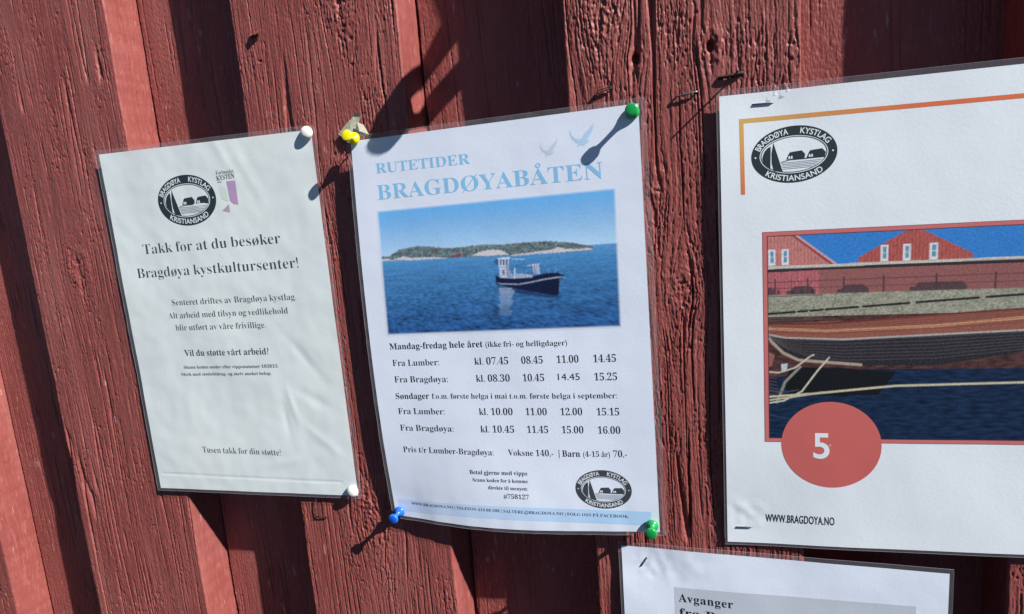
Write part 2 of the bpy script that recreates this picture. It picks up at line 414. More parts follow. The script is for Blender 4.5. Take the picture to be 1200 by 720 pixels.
def emblem(parent, surf, cx, cz, a, b, dark, grey, white):
    """oval badge: dark ring with white lettering, two sails, two boathouses and water lines."""
    I = Ink(surf, 0.06)
    I.ring(cx, cz, a, b, a * .80, b * .665); I.ring(cx, cz, a * .775, b * .635, a * .755, b * .61)
    P = lambda pts: [(cx + u * a, cz + v * b) for u, v in pts]
    I.poly(P([(-.53, .36), (-.60, .31), (-.67, .21), (-.72, .06), (-.735, -.06), (-.71, -.22), (-.64, -.36), (-.55, -.46)])[::-1])
    I.poly(P([(-.465, .47), (-.515, .1), (-.515, -.25), (-.47, -.53), (-.255, -.59)])[::-1][::-1])
    for hx in (-.17, .30):
        I.poly(P([(hx, -.16), (hx + .06, .03), (hx + .10, .10), (hx + .13, .05), (hx + .18, -.16)])[::-1])
        I.poly(P([(hx + .125, .09), (hx + .36, .11), (hx + .44, -.03), (hx + .42, -.17), (hx + .18, -.17)])[::-1], 0.002)
    I.poly(P([(-.30, -.235), (-.12, -.17), (.74, -.165), (.735, -.20), (-.1, -.20), (-.29, -.25)]), 0.003)
    e = I.build('emblem', dark, parent)
    J = Ink(surf, 0.11)
    for q in range(5):
        v = -.27 - .055 * q; u1 = .755 * math.sqrt(1 - (v / .62) ** 2) - .03
        J.line((cx + (-.29 + .01 * q) * a, cz + v * b), (cx + u1 * a, cz + v * b), 0.012 * b)
    J.build('water_lines', grey, e)
    T = Ink(surf, 0.11)
    T.arc_text('BRAGDØYA', cx, cz, a * .895, b * .83, math.radians(163), math.radians(98), 0.20 * b, 'sans_bold')
    T.arc_text('KYSTLAG', cx, cz, a * .895, b * .83, math.radians(80), math.radians(22), 0.20 * b, 'sans_bold')
    T.arc_text('KRISTIANSAND', cx, cz, a * .895, b * .83, math.radians(223), math.radians(317), 0.20 * b, 'sans_bold')
    for s_ in (-1, 1):
        T.ring(cx + s_ * a * .90, cz, .022 * a, .022 * a, .002, .002, 10)
    for hx in (-.17, .30):
        for q in (.05, .105):
            T.poly(P([(hx + q, -.15), (hx + q, -.08), (hx + q + .012, -.05), (hx + q + .03, -.05), (hx + q + .04, -.08), (hx + q + .04, -.15)])[::-1])
    T.build('emblem_lettering', white, e)
    return e

# ------------------------------------------------------------------ printed pictures, drawn as coloured points
def in_poly(px, py, poly):
    inside = np.zeros(px.shape, bool); k = len(poly); j = k - 1
    for i in range(k):
        xi, yi = poly[i]; xj, yj = poly[j]
        if yi != yj:
            inside ^= ((yi > py) != (yj > py)) & (px < (xj - xi) * (py - yi) / (yj - yi) + xi)
        j = i
    return inside
class Picture:
    def __init__(s, W, H, ss=2):
        s.W, s.H = W, H
        y, x = np.mgrid[0:H * ss, 0:W * ss]; s.ss = ss
        s.x = (x + .5) / (W * ss); s.y = (y + .5) / (H * ss); s.c = np.ones((H * ss, W * ss, 3))
    def paint(s, mask, col, a=1.0):
        k = (mask * a)[..., None]; s.c = s.c * (1 - k) + np.asarray(col, float) * k
    def poly(s, pts, col, a=1.0): s.paint(in_poly(s.x, s.y, pts).astype(float), col, a)
    def stroke(s, pts, wd, col, asp=1.0, a=1.0):
        d = np.full(s.x.shape, 9.0)
        for (x0, y0), (x1, y1) in zip(pts[:-1], pts[1:]):
            vx, vy = (x1 - x0) * asp, y1 - y0
            t = np.clip(((s.x - x0) * asp * vx + (s.y - y0) * vy) / (vx * vx + vy * vy + 1e-12), 0, 1)
            d = np.minimum(d, np.hypot((s.x - x0) * asp - t * vx, s.y - y0 - t * vy))
        s.paint(np.clip((wd - d) / (wd * .5) + .5, 0, 1), col, a)
    def out(s):
        return s.c.reshape(s.H, s.ss, s.W, s.ss, 3).mean((1, 3))
def lin(r, g, b):
    f = lambda v: (v / 255 / 12.92) if v <= 10 else ((v / 255 + .055) / 1.055) ** 2.4
    return np.array((f(r), f(g), f(b)))
def lay_picture(name, C, corners, surf, off, parent, label=None):
    """colour array (rows from the top) stretched over four (x,z) corners TL TR BR BL."""
    H, W, _ = C.shape
    v, u = np.mgrid[0:1:H * 1j, 0:1:W * 1j]; q = np.array(corners, float)
    P = ((1 - u) * (1 - v))[..., None] * q[0] + (u * (1 - v))[..., None] * q[1] + (u * v)[..., None] * q[2] + ((1 - u) * v)[..., None] * q[3]
    P = P[::-1]; C = C[::-1]
    return link(name, grid_mesh(name, P[..., 0], P[..., 1], surf(P[..., 0], P[..., 1]) + off, C), M['print'], parent, label)

# ------------------------------------------------------------------ the sheets
def sheet(parent, corners, surf, paper_mat, lam, step=1.6, label=None, edge=None):
    """paper on four (x,z) corners TL TR BR BL, with the clear film it is sealed in (lam = rim L,T,R,B)."""
    q = np.array(corners, float)
    def lay(q, off, st):
        k = int(np.linalg.norm(q[0] - q[1]) / st); r = int(np.linalg.norm(q[0] - q[3]) / st)
        v, u = np.mgrid[0:1:r * 1j, 0:1:k * 1j]
        P = ((1 - u) * (1 - v))[..., None] * q[0] + (u * (1 - v))[..., None] * q[1] + (u * v)[..., None] * q[2] + ((1 - u) * v)[..., None] * q[3]
        if edge is not None: P = P + edge(u, v)
        P = P[::-1]
        return P[..., 0], P[..., 1], surf(P[..., 0], P[..., 1]) + off
    pa = link('paper_sheet', grid_mesh('paper_sheet', *lay(q, 0.0, step)), paper_mat, parent)
    l, t, r, b = lam
    q2 = q + np.array([(-l, t), (r, t), (r, -b), (-l, -b)])
    X, Z, Nn = lay(q2, -0.22, 2.2)
    # the sealed rim ripples a little
    ex = np.maximum(np.maximum(q[:, 0].min() - X, X - q[:, 0].max()), np.maximum(q[:, 1].min() - Z, Z - q[:, 1].max()))
    Nn = Nn + sstep(0.5, 4, ex) * 0.5 * N(X / 9, Z / 9, 5)
    fi = link('laminate_film', grid_mesh('laminate_film', X, Z, Nn), M['film'], parent)
    # folded bead of film along the outer edge
    ring = []
    R_, C_ = X.shape
    idx = [(0, j) for j in range(C_)] + [(i, C_ - 1) for i in range(R_)] + [(R_ - 1, j) for j in range(C_ - 1, -1, -1)] + [(i, 0) for i in range(R_ - 1, -1, -1)]
    for i, j in idx[::3]: ring.append((X[i, j], Z[i, j], Nn[i, j]))
    link('film_edge', raw_mesh('film_edge', *tube(ring, 0.11, 5, False)), M['film_edge'], fi)
    return pa

# ---- centre: the boat timetable
def surf_c(x, z):
    n = 9 - 3 * np.exp(-(x ** 2 + z ** 2) / 45 ** 2) + 2.5 * np.exp(-((x - 88) / 60) ** 2 - (z / 55) ** 2)
    n = n + 0.30 * N(x / 52, z / 60, 401) + 0.06 * N(x / 17, z / 15, 402)
    n = n + 0.22 * np.exp(-(z / 30) ** 2) * N(x / 14, z / 40, 403)
    return n
tt = empty('timetable_notice', 'laminated ferry timetable with a photo of a boat on blue water, pinned by coloured pins', 'notice', (105, 148, 9))
sag = lambda u, v: np.stack([-4.5 * np.sin(np.pi * np.clip(v, 0, 1)) * (1 - u) ** 3 * .8, -4.6 * np.sin(np.pi * u) ** 1 * np.clip(v * 6 - 5, 0, 1) ** 1.5 * (1 - .35 * u)], -1)
sheet(tt, [(0, 297), (210, 297), (209.9, 0), (-1.5, -1.6)], surf_c, M['paper_blue'], (3.0, 3.4, 4.4, 2.6), edge=sag)
I = Ink(surf_c, 0.06)
I.text('RUTETIDER', 18.1, 92.2, 271.9, 271.3, 7.0, 'serif_wide')
I.text('BRAGDØYABÅTEN', 16.9, 184.9, 252.6, 252.2, 10.6, 'serif_wide')
I.build('heading_text', M['ink_blue'], tt, 'light blue heading in capitals')
I = Ink(surf_c, 0.06); S = 'serif'; Bd = 'serif_bold'
I.text('Mandag-fredag hele året', 12.1, 88.7, 138.1, 138.6, 4.9, Bd)
I.text('(ikke fri- og helligdager)', 90.9, 152.1, 138.6, 138.5, 4.0, S)
for lab, z, x1, times in (('Fra Lumber:', 124.9, 52.3, ('kl. 07.45', '08.45', '11.00', '14.45')), ('Fra Bragdøya:', 111.7, 58.1, ('kl. 08.30', '10.45', '14.45', '15.25')),
                          ('Fra Lumber:', 85.9, 52.7, ('kl. 10.00', '11.00', '12.00', '15.15')), ('Fra Bragdøya:', 72.2, 58.6, ('kl. 10.45', '11.45', '15.00', '16.00'))):
    I.text(lab, 13.0, x1, z, z + .2, 4.9, S)
    for s_, (a0, a1), dz in zip(times, ((80.9, 107.4), (117.4, 133.5), (143.7, 159.6), (170.0, 186.0)), (.25, .55, .8, .95)):
        if z == 111.7 and s_ == '14.45': I.text(s_, a0, a1, z + 1.3, z + 1.4, 4.9, 'sans')
        else: I.text(s_, a0, a1, z + dz, z + dz + .15, 5.3, S)
I.text('Søndager', 12.4, 41.1, 98.2, 98.6, 4.8, Bd)
I.text('f.o.m. første helga i mai t.o.m. første helga i september:', 43.4, 185.2, 98.6, 99.6, 4.1, S)
I.text('Pris t/r Lumber-Bragdøya:', 13.3, 89.7, 54.2, 54.4, 4.7, S)
I.text('Voksne 140,-', 101.1, 136.1, 54.7, 55.0, 4.7, S); I.line((140.4, 53.8), (140.4, 60.4), 0.45)
I.text('Barn', 142.7, 155.9, 55.0, 55.2, 4.9, Bd); I.text('(4-15 år)', 158.2, 177.6, 55.4, 55.6, 4.1, S); I.text('70,-', 179.9, 189.7, 55.7, 55.9, 4.8, S)
I.text('Betal gjerne med vipps', 68.7, 114.9, 38.8, 39.4, 3.3, Bd); I.text('Scann koden for å komme', 70.7, 114.8, 32.9, 33.4, 2.8, Bd)
I.text('direkte til menyen:', 82.9, 114.3, 27.2, 27.5, 2.8, Bd); I.text('#758127', 94.8, 114.8, 20.4, 20.6, 3.5, Bd)
I.build('timetable_text', M['ink'], tt, 'black departure times and prices')
# light blue foot band, deeper blue towards the right
u = np.linspace(0, 1, 60)[None, :, None]; base = lin(205, 215, 238); C = base + (lin(172, 208, 242) - base) * np.clip(0.25 + 0.75 * u, 0, 1) * np.ones((8, 1, 1))
lay_picture('foot_band', C, [(2.0, 12.6), (204.4, 15.2), (203.8, 4.4), (2.6, 2.2)], surf_c, 0.04, tt, 'pale blue strip along the foot')
I = Ink(surf_c, 0.10); I.text('WWW.BRAGDOYA.NO | TELEFON 414 08 508 | SALTERE@BRAGDOYA.NO | FOLG OSS PÅ FACEBOOK', 14.3, 188.1, 8.6, 9.4, 2.3, S)
I.build('foot_text', M['ink_soft'], tt)
emblem(tt, surf_c, 171.2, 30.7, 20.4, 14.8, M['ink_emblem_grey'], M['ink_soft'], M['ink_white'])
def bird(I, cx, cz, s):
    for pts in ([(-1.0, .70), (-.86, .22), (-.62, -.05), (-.30, -.18), (-.02, -.12), (.06, -.38), (-.18, -.52), (-.52, -.44), (-.86, -.08), (-1.02, .32)],
                [(-.02, -.14), (.16, .20), (.44, .46), (.72, .66), (1.02, 1.02), (.96, .60), (.78, .22), (.52, -.10), (.30, -.40), (.06, -.46)],
                [(-.18, -.50), (.08, -.40), (.32, -.40), (.52, -.30), (.60, -.38), (.36, -.58), (.06, -.70), (-.20, -.66), (-.46, -.82), (-.42, -.62)]):
        I.poly([(cx + a * s, cz + b * s) for a, b in pts][::-1])
I = Ink(surf_c, 0.06); bird(I, 172.5, 280.5, 8.0); I.build('bird_print', M['ink_faint'], tt)
I = Ink(surf_c, 0.06); bird(I, 149.5, 275.2, 6.0); I.build('bird_print', M['ink_haze'], tt)

def boat_photo():
    W, H = 400, 212; p = Picture(W, H); x, y = p.x, p.y
    # picture coordinates from the top left; everything below is the printed photo's own content
    def q(px, py):                                     # proportions read off the print
        L = 45 + (92 - 45) * (py - 140) / 553.0
        u = (px - L) / (1055 - 10 * (py - 140) / 553.0); top = 140 - 100 * u; bot = 693 - 33 * u
        v = (py - top) / (bot - top)
        return (u * 1.09 / (1 + .09 * u), v)
    hz = 0.385 + 0.004 * x
    t = np.clip(y / .39, 0, 1)[..., None]
    p.c = lin(116, 190, 246) * (1 - t) + lin(196, 226, 248) * t ** 1.3 + 0 * p.c
    sea = y > hz
    d = np.clip((y - hz) / (1 - .39), 0, 1)
    k = 1 / (d * .75 + .08)
    wv = 0.5 * N(x * 30 * k ** .6, np.log(d + .06) * 26, 3) + 0.35 * N(x * 75 * k ** .6, np.log(d + .06) * 60, 4) + 0.3 * N(x * 9, np.log(d + .06) * 9, 6)
    near = lin(44, 88, 142); far = lin(98, 168, 218)
    c = far * (1 - d[..., None] ** .45) + near * d[..., None] ** .45
    c = c * (1 + 1.25 * wv[..., None] * (.35 + .65 * d[..., None]))
    p.c = np.where(sea[..., None], np.clip(c, .01, 1), p.c)
    # the island: wooded ridge over pale rock
    isl = [(0, .372), (.03, .355), (.055, .355), (.075, .33), (.12, .30), (.17, .275), (.22, .285), (.30, .30), (.40, .30), (.46, .285), (.50, .285), (.55, .288), (.6, .285), (.68, .275), (.735, .27), (.80, .288), (.85, .32), (.90, .345), (.905, .372), (.7, .39), (.4, .392), (.05, .40), (0, .40)]
    isl = [q(a, b) for a, b in ((45, 338), (100, 340), (150, 310), (230, 293), (300, 297), (360, 303), (430, 298), (520, 287), (600, 288), (690, 279), (800, 273), (880, 277), (940, 285), (985, 295), (1008, 305), (985, 315), (800, 325), (640, 335), (400, 345), (250, 352), (130, 357), (60, 357))]
    jag = 0.007 * N(x * 90, y * 3, 9) + .004 * N(x * 240, y * 3, 12)
    m = in_poly(x, y + jag, isl)
    tn = 0.5 + 0.8 * N(x * 110, y * 90, 14) + 0.4 * N(x * 40, y * 30, 15)
    tree = lin(66, 88, 98) + (lin(138, 152, 146) - lin(66, 88, 98)) * np.clip(tn, 0, 1)[..., None]
    tree = tree + (lin(112, 92, 84) - tree) * (sstep(.25, .8, N(x * 14, y * 22, 16)) * .75)[..., None]
    p.c = np.where(m[..., None], tree, p.c)
    rk = lin(240, 230, 228)
    for pts in ([(470, 335), (510, 318), (555, 310), (600, 312), (635, 330), (560, 337)], [(125, 352), (170, 338), (205, 345), (300, 340), (370, 347), (200, 356)], [(690, 328), (760, 318), (850, 306), (930, 308), (985, 303), (1000, 310), (900, 318), (800, 326)], [(640, 333), (700, 326), (760, 327), (660, 337)], [(830, 308), (850, 299), (880, 306)], [(60, 352), (100, 350), (140, 356), (60, 359)]):
        mm = in_poly(x + .002 * N(x * 200, y * 60, 17), y + .006 * N(x * 160, y * 80, 18), [q(*a) for a in pts])
        p.c = np.where(mm[..., None], rk * (.82 + .3 * N(x * 120, y * 120, 19)[..., None]), p.c)
    p.poly([q(*a) for a in ((400, 339), (401, 330), (416, 324), (428, 331), (427, 340))], lin(146, 66, 80)); p.poly([q(*a) for a in ((388, 340), (391, 335), (400, 334), (400, 341))], lin(160, 50, 70))
    p.poly([q(*a) for a in ((1035, 308), (1070, 298), (1110, 303), (1110, 310))], lin(110, 150, 196))
    p.stroke([q(650, 350), q(705, 352)], .004, lin(200, 215, 235), 1.9, .7)
    # the boat
    dk = lin(24, 32, 60)
    for i, (a0, b0) in enumerate(((.0, 1.0),)):
        rf = [q(*a) for a in ((585, 470), (850, 500), (855, 520), (800, 520), (700, 505), (640, 492), (590, 485))]
        p.paint(in_poly(x + .006 * N(x * 20, y * 90, 31), y, rf).astype(float), lin(30, 44, 88), .75)
        for yy in range(480, 600, 9):
            p.stroke([q(595 + (yy % 4) * 3, yy), q(650 - (yy - 480) * .12 + (yy % 5) * 3, yy + 2)], .006, lin(188, 200, 220), 1.9, .62 * (1 - (yy - 480) / 150))
    p.poly([q(*a) for a in ((578, 420), (600, 433), (650, 437), (720, 430), (800, 413), (850, 410), (880, 425), (872, 436), (858, 440), (856, 505), (845, 512), (700, 486), (590, 466), (580, 455))], dk)
    p.poly([q(*a) for a in ((583, 452), (600, 457), (680, 459), (730, 450), (790, 437), (850, 428), (880, 428), (879, 433), (850, 434), (800, 441), (730, 456), (680, 464), (600, 462))], lin(160, 168, 190))
    p.poly([q(*a) for a in ((592, 376), (630, 374), (645, 412), (652, 418), (652, 434), (598, 432))], lin(206, 210, 222))
    p.poly([q(*a) for a in ((622, 378), (632, 376), (645, 412), (650, 432), (628, 433))], lin(150, 160, 184))
    for yy in (388, 398, 412, 424): p.stroke([q(597, yy), q(640, yy - 1)], .003, lin(150, 158, 180), 1.9, .7)
    p.poly([q(*a) for a in ((588, 346), (640, 343), (642, 349), (588, 352))], lin(232, 236, 244)); p.poly([q(*a) for a in ((592, 352), (634, 350), (636, 376), (592, 378))], lin(96, 108, 140))
    for xx in (594, 606, 620, 633): p.stroke([q(xx, 350), q(xx, 378)], .004, lin(215, 220, 232), 1.9)
    p.poly([q(*a) for a in ((572, 352), (588, 352), (588, 376), (572, 374))], lin(60, 74, 110), .8); p.poly([q(*a) for a in ((606, 400), (618, 396), (618, 420), (608, 420))], lin(120, 128, 150))
    p.stroke([q(662, 392), q(662, 432)], .005, lin(220, 224, 236), 1.9); p.poly([q(*a) for a in ((655, 414), (690, 414), (740, 420), (740, 432), (655, 436))], lin(190, 196, 214), .8)
    p.stroke([q(742, 378), q(748, 416)], .004, lin(210, 216, 230), 1.9); p.stroke([q(718, 380), q(766, 372)], .004, lin(200, 206, 224), 1.9)
    p.poly([q(*a) for a in ((744, 378), (766, 374), (774, 414), (748, 418))], lin(120, 132, 164))
    for xx in (755, 762, 768): p.stroke([q(xx - 3, 376), q(xx + 2, 415)], .003, lin(215, 220, 235), 1.9)
    for xx in (810, 838): p.stroke([q(xx, 386), q(xx, 412)], .003, lin(120, 160, 205), 1.9, .8)
    gr = np.random.RandomState(5).normal(0, 1, p.x.shape)
    p.c = np.clip(p.c * (1 + .10 * gr[..., None]) , 0.004, 1)
    bt = in_poly(x, y, [q(*a) for a in ((560, 340), (660, 340), (780, 370), (890, 405), (890, 520), (570, 480))])
    p.c = np.where(bt[..., None], np.clip(p.c * (1 + .45 * N(x * 150, y * 90, 51)[..., None]), 0, 1), p.c)
    C = p.out()
    B = np.pad(C, ((1, 1), (1, 1), (0, 0)), 'edge'); C = .4 * C + .15 * (B[:-2, 1:-1] + B[2:, 1:-1] + B[1:-1, :-2] + B[1:-1, 2:])
    # soft feathered border of the print
    v, uu = np.mgrid[0:1:H * 1j, 0:1:W * 1j]
    e = np.minimum(np.minimum(uu, 1 - uu) * W * .45, np.minimum(v, 1 - v) * H * .45); k = sstep(0, 2.6, e)[..., None]
    return C * k * np.array((.84, .9, .98)) + np.array((0.715, 0.78, 0.905)) * (1 - k)
lay_picture('boat_photo', boat_photo(), [(14.2, 245.2), (193.0, 245.7), (191.6, 150.0), (10.8, 148.8)], surf_c, 0.05, tt, 'blue photo of a small dark workboat before an island')

# ---- left: the visitor notice
def surf_l(x, z):
    n = 4.2 + 0.5 * N(x / 60, z / 75, 501) + 0.20 * N(x / 26 + 3, z / 30, 502) + 0.09 * N(x / 11, z / 13, 503)
    # creases and dents in the film
    for cx, cz, ang, ln, wd, dp in ((-70, 132, -.9, 22, 4, -.35), (-88, 92, -1.35, 16, 3, .35), (-66, 96, -.5, 20, 5, -.4), (-96, 78, -1.5, 14, 3, -.3), (-75, 264, .3, 16, 8, -.35), (-100, 285, -1.1, 26, 5, .3), (-62, 60, -.7, 22, 4, .3), (-120, 300, -1.1, 30, 4, .25), (-55, 215, .6, 18, 5, -.25), (-100, 40, .2, 20, 4, .25)):
        a = (x - cx) * math.cos(ang) + (z - cz) * math.sin(ang); b = -(x - cx) * math.sin(ang) + (z - cz) * math.cos(ang)
        n = n + 0.8 * dp * np.exp(-(a / ln) ** 2 - (b / wd) ** 2)
    n = n - 0.25 * np.exp(-((z - 23.4) / 0.8) ** 2) * (x > -240) * (x < -50)
    return n
vn = empty('visitor_notice', 'crinkled grey white laminated notice thanking visitors, pinned by two white tacks', 'notice', (-140, 160, 4))
sheet(vn, [(-246.5, 314.4), (-35.9, 310.3), (-35.9, 12.0), (-245.0, 8.8)], surf_l, M['paper_grey'], (4, 3.2, 3.0, 2.6), step=1.2)
I = Ink(surf_l, 0.07); S = 'times'
I.text('Takk for at du besøker', -143.8, -76.5, 226.4, 226.5, 8.4, S, 'du besøker')
I.text('Bragdøya kystkultursenter!', -152.2, -63.1, 205.9, 205.9, 8.4, S, 'stkultursenter!')
I.text('Senteret driftes av Bragdøya kystlag.', -139.9, -69.2, 180.2, 180.1, 5.2, S, 'av Bragdøya kystlag.')
I.text('Alt arbeid med tilsyn og vedlikehold', -148.7, -78.9, 168.9, 169.0, 5.2, S, 'tilsyn og vedlikehold')
I.text('blir utført av våre frivillige.', -159.3, -102.3, 157.9, 157.8, 5.2, S, 'av våre frivillige.')
I.text('Vil du støtte vårt arbeid?', -167.2, -103.2, 134.9, 135.1, 5.6, 'serif_bold', 'støtte vårt arbeid?')
I.text('Skann koden under eller vippsnummer 103815.', -166.7, -95.8, 123.5, 123.6, 2.7, 'serif_bold', 'under eller vippsnummer 103815.')
I.text('Merk med støttebidrag- og skriv ønsket beløp.', -148.3, -103.8, 117.2, 117.4, 2.7, 'serif_bold', 'og skriv ønsket beløp.')
I.build('notice_text', M['ink_soft'], vn)
I = Ink(surf_l, 0.07)
I.text('Tusen takk for din støtte!', -184.2, -106.1, 45.7, 45.4, 5.6, S, 'usen takk for din støtte!')
I.build('closing_line', M['ink_soft'], vn)
I = Ink(surf_l, 0.07); I.text('Forbundet', -128.7, -111.2, 285.6, 285.5, 3.0, 'times'); I.text('KYSTEN', -129.0, -111.3, 281.0, 281.4, 3.6, 'serif_bold'); I.line((-128.6, 279.6), (-124.5, 279.6), .5)
I.build('association_name', M['ink_soft'], vn)
I = Ink(surf_l, 0.07); I.poly([(-119.9, 279.6), (-119.4, 271.9), (-119.0, 263.8), (-116.1, 261.0), (-111.7, 260.3), (-111.3, 270), (-111.2, 279.4)]); I.build('pennant_print', M['ink_purple'], vn, 'purple pennant shape')
I = Ink(surf_l, 0.07); I.poly([(-120.6, 261.4), (-128.1, 256.4), (-120.7, 254.6)]); I.build('pennant_print', M['ink_mauve'], vn, 'small mauve triangle')
I = Ink(surf_l, 0.07); I.poly([(-127.5, 276), (-127.0, 266), (-120.6, 263.5), (-121.0, 274)]); I.build('pennant_print', M['ink_pale_green'], vn, 'faded pale green patch')
emblem(vn, surf_l, -162.2, 268.0, 30.0, 20.8, M['ink_emblem'], M['ink_soft'], M['ink_white'])

# ---- right: the poster with the boathouse picture
def surf_r(x, z):
    n = 4.4 - 2.0 * np.exp(-((z - 2) / 40) ** 2 - ((x - 266) / 50) ** 2) - 1.2 * np.exp(-((z - 292) / 30) ** 2 - ((x - 285) / 40) ** 2)
    n = n + 0.35 * N(x / 55, z / 70, 601) + 0.05 * N(x / 15, z / 17, 602)
    n = n + 0.5 * np.exp(-((z - 14) / 9) ** 2 - ((x - 268) / 12) ** 2) * N(x / 7, z / 8, 603)
    return n
po = empty('boathouse_poster', 'white stapled poster with an orange corner line and a picture of wooden boats', 'poster', (363, 144, 4))
sheet(po, [(259.6, 295.5), (469.5, 290.5), (466.0, -0.5), (255.9, -7.5)], surf_r, M['paper_white'], (1.7, 3.4, 3, 2.0))
emblem(po, surf_r, 301.9, 255.4, 24.4, 17.2, M['ink_emblem'], M['ink_soft'], M['ink_white'])
u = np.linspace(0, 1, 80)[None, :, None] * np.ones((3, 1, 1)); or1 = np.array((.62, .40, .12)); or2 = np.array((.68, .17, .07))
lay_picture('corner_line', or1 + (or2 - or1) * np.clip(u * 1.9, 0, 1), [(271.0, 280.3), (452.0, 275.0), (452.0, 272.4), (271.0, 277.5)], surf_r, 0.05, po, 'orange corner line')
u = np.linspace(0, 1, 30)[:, None, None] * np.ones((1, 3, 1))
lay_picture('corner_line', or1 + (or2 - or1) * u, [(271.0, 277.4), (273.5, 277.35), (273.3, 233.4), (270.8, 233.4)], surf_r, 0.05, po, 'orange corner line')
I = Ink(surf_r, 0.07); I.text('WWW.BRAGDOYA.NO', 281.2, 314.0, 9.5, 10.1, 5.6, 'sans_bold', 'WWW.BRAGDOY', track=.03); I.build('web_address', M['ink'], po)
X0, X1, Z1, Z0 = 282.9, 444.0, 208.8, 68.0
def house_photo():
    W, H = 330, 290; p = Picture(W, H); x, y = p.x, p.y
    q = lambda a, b: ((a - X0) / (X1 - X0), (Z1 - b) / (Z1 - Z0))
    mx = X0 + x * (X1 - X0); mz = Z1 - y * (Z1 - Z0)
    board = .9 + .12 * np.sin(mx * 3.2) + .18 * N(mx / 1.3, mz / 3, 4)
    p.c = lin(60, 132, 205) + 0 * p.c
    p.poly([q(280, 215), q(301, 205.8), q(330, 181), q(330, 160), q(280, 160)], lin(205, 132, 124)); house = in_poly(x, y, [q(280, 215), q(301, 205.8), q(330, 181), q(330, 160), q(280, 160)])
    p.c = np.where(house[..., None], p.c * board[..., None], p.c)
    p.stroke([q(298, 208.5), q(331, 180)], .006, lin(150, 70, 72), 1.15); p.stroke([q(297, 210.5), q(331, 181.8)], .004, lin(220, 170, 165), 1.15)
    # a second gable further along the quay
    p.poly([q(338, 160), q(338, 190), q(368, 208), q(398, 190), q(398, 160)], lin(186, 96, 88)); g2 = in_poly(x, y, [q(338, 160), q(338, 190), q(368, 208), q(398, 190), q(398, 160)])
    p.c = np.where(g2[..., None], p.c * board[..., None], p.c)
    p.poly([q(330, 160), q(330, 172), q(450, 178), q(450, 160)], lin(120, 110, 96), .55)
    for a in (286.6, 294.4, 350, 362, 376):
        p.poly([q(a, 197.2), q(a + 4.2, 197.2), q(a + 4.2, 187), q(a, 187)], lin(226, 226, 226)); p.poly([q(a + 1.2, 196), q(a + 3.2, 196), q(a + 3.2, 188.6), q(a + 1.2, 188.6)], lin(104, 152, 176))
        p.stroke([q(a + 1, 192.3), q(a + 3.4, 192.3)], .002, lin(220, 222, 224), 1.15)
    p.poly([q(280, 186.4), q(450, 187), q(450, 185.4), q(280, 184.6)], lin(206, 200, 186)); p.poly([q(280, 184.6), q(450, 185.4), q(450, 183.2), q(280, 182.4)], lin(58, 50, 54))
    p.poly([q(280, 182.4), q(316, 183), q(316, 166), q(280, 166)], lin(192, 108, 112)); m = in_poly(x, y, [q(280, 182.4), q(316, 183), q(316, 166), q(280, 166)]); p.c = np.where(m[..., None], p.c * board[..., None], p.c)
    p.poly([q(316, 183), q(450, 183), q(450, 166), q(316, 166)], lin(150, 96, 92))
    for a in (290.5, 309.5, 330, 352, 380, 410): p.stroke([q(a, 178), q(a, 167)], .003, lin(70, 54, 60), 1.15)
    p.stroke([q(280, 176), q(450, 177)], .0018, lin(96, 64, 70), 1.15); p.stroke([q(280, 172), q(450, 172)], .0018, lin(110, 72, 78), 1.15)
    for a0, a1 in ((282, 291), (297, 314), (326, 344), (366, 396)): p.poly([q(a0, 167.6), q(a0, 170.2), q(a0 + 3, 170.6), q(a0 + 4.5, 173), q(a1 - 3, 173), q(a1, 170.4), q(a1, 167.6)], lin(74, 62, 66), .85)
    stone = .85 + .35 * N(mx / 1.6, mz / 1.2, 8) + .2 * N(mx / 7, mz / 4, 9)
    st = (mz < 167.8) & (mz > 153.4); p.c = np.where(st[..., None], lin(168, 166, 146) * stone[..., None], p.c)
    for a0, a1 in ((284.5, 302), (304, 309), (311, 318), (320, 338), (341, 366), (370, 402), (406, 430)): p.stroke([q(a0, 155.4 + (a0 - 284) * .06), q(a1, 155.4 + (a1 - 284) * .06)], .0052, lin(40, 36, 36), 1.15)
    wt = mz <= 153.4
    p.c = np.where(wt[..., None], (lin(92, 62, 60) + .0 * p.c) * (.8 + .5 * N(mx / 6, mz / 2, 11)[..., None]), p.c)
    p.poly([q(280, 112), q(330, 118), q(450, 118), q(450, 60), q(280, 60)], lin(32, 50, 78)); dk_ = in_poly(x, y, [q(280, 112), q(330, 118), q(450, 118), q(450, 60), q(280, 60)])
    p.c = np.where(dk_[..., None], p.c * (.85 + .5 * N(mx / 7, mz / 1.8, 13)[..., None]), p.c)
    # beached wooden boats
    p.poly([q(282, 147.5), q(300, 149.5), q(340, 150), q(400, 153), q(430, 156), q(430, 141), q(330, 137), q(296, 139), q(285.5, 143)], lin(150, 92, 78))
    p.stroke([q(284, 146), q(320, 143.6), q(380, 145.5), q(430, 150)], .007, lin(206, 150, 112), 1.15); p.stroke([q(286, 149), q(320, 148.5), q(430, 155.5)], .004, lin(110, 56, 48), 1.15)
    p.poly([q(285.6, 141.8), q(296, 139), q(330, 137.5), q(430, 141.5), q(424, 128), q(380, 120), q(330, 121), q(306, 123.8), q(293, 130.5)], lin(48, 46, 52)); bh = in_poly(x, y, [q(285.6, 141.8), q(296, 139), q(330, 137.5), q(430, 141.5), q(424, 128), q(380, 120), q(330, 121), q(306, 123.8), q(293, 130.5)])
    p.c = np.where(bh[..., None], p.c * (1 + .7 * N(mx / 1.2, mz / .8, 21)[..., None]), p.c)
    p.stroke([q(284.6, 144.5), q(288, 137), q(295, 129.5), q(304, 124.6), q(318, 123.2), q(340, 121)], .0065, lin(176, 158, 138), 1.15)
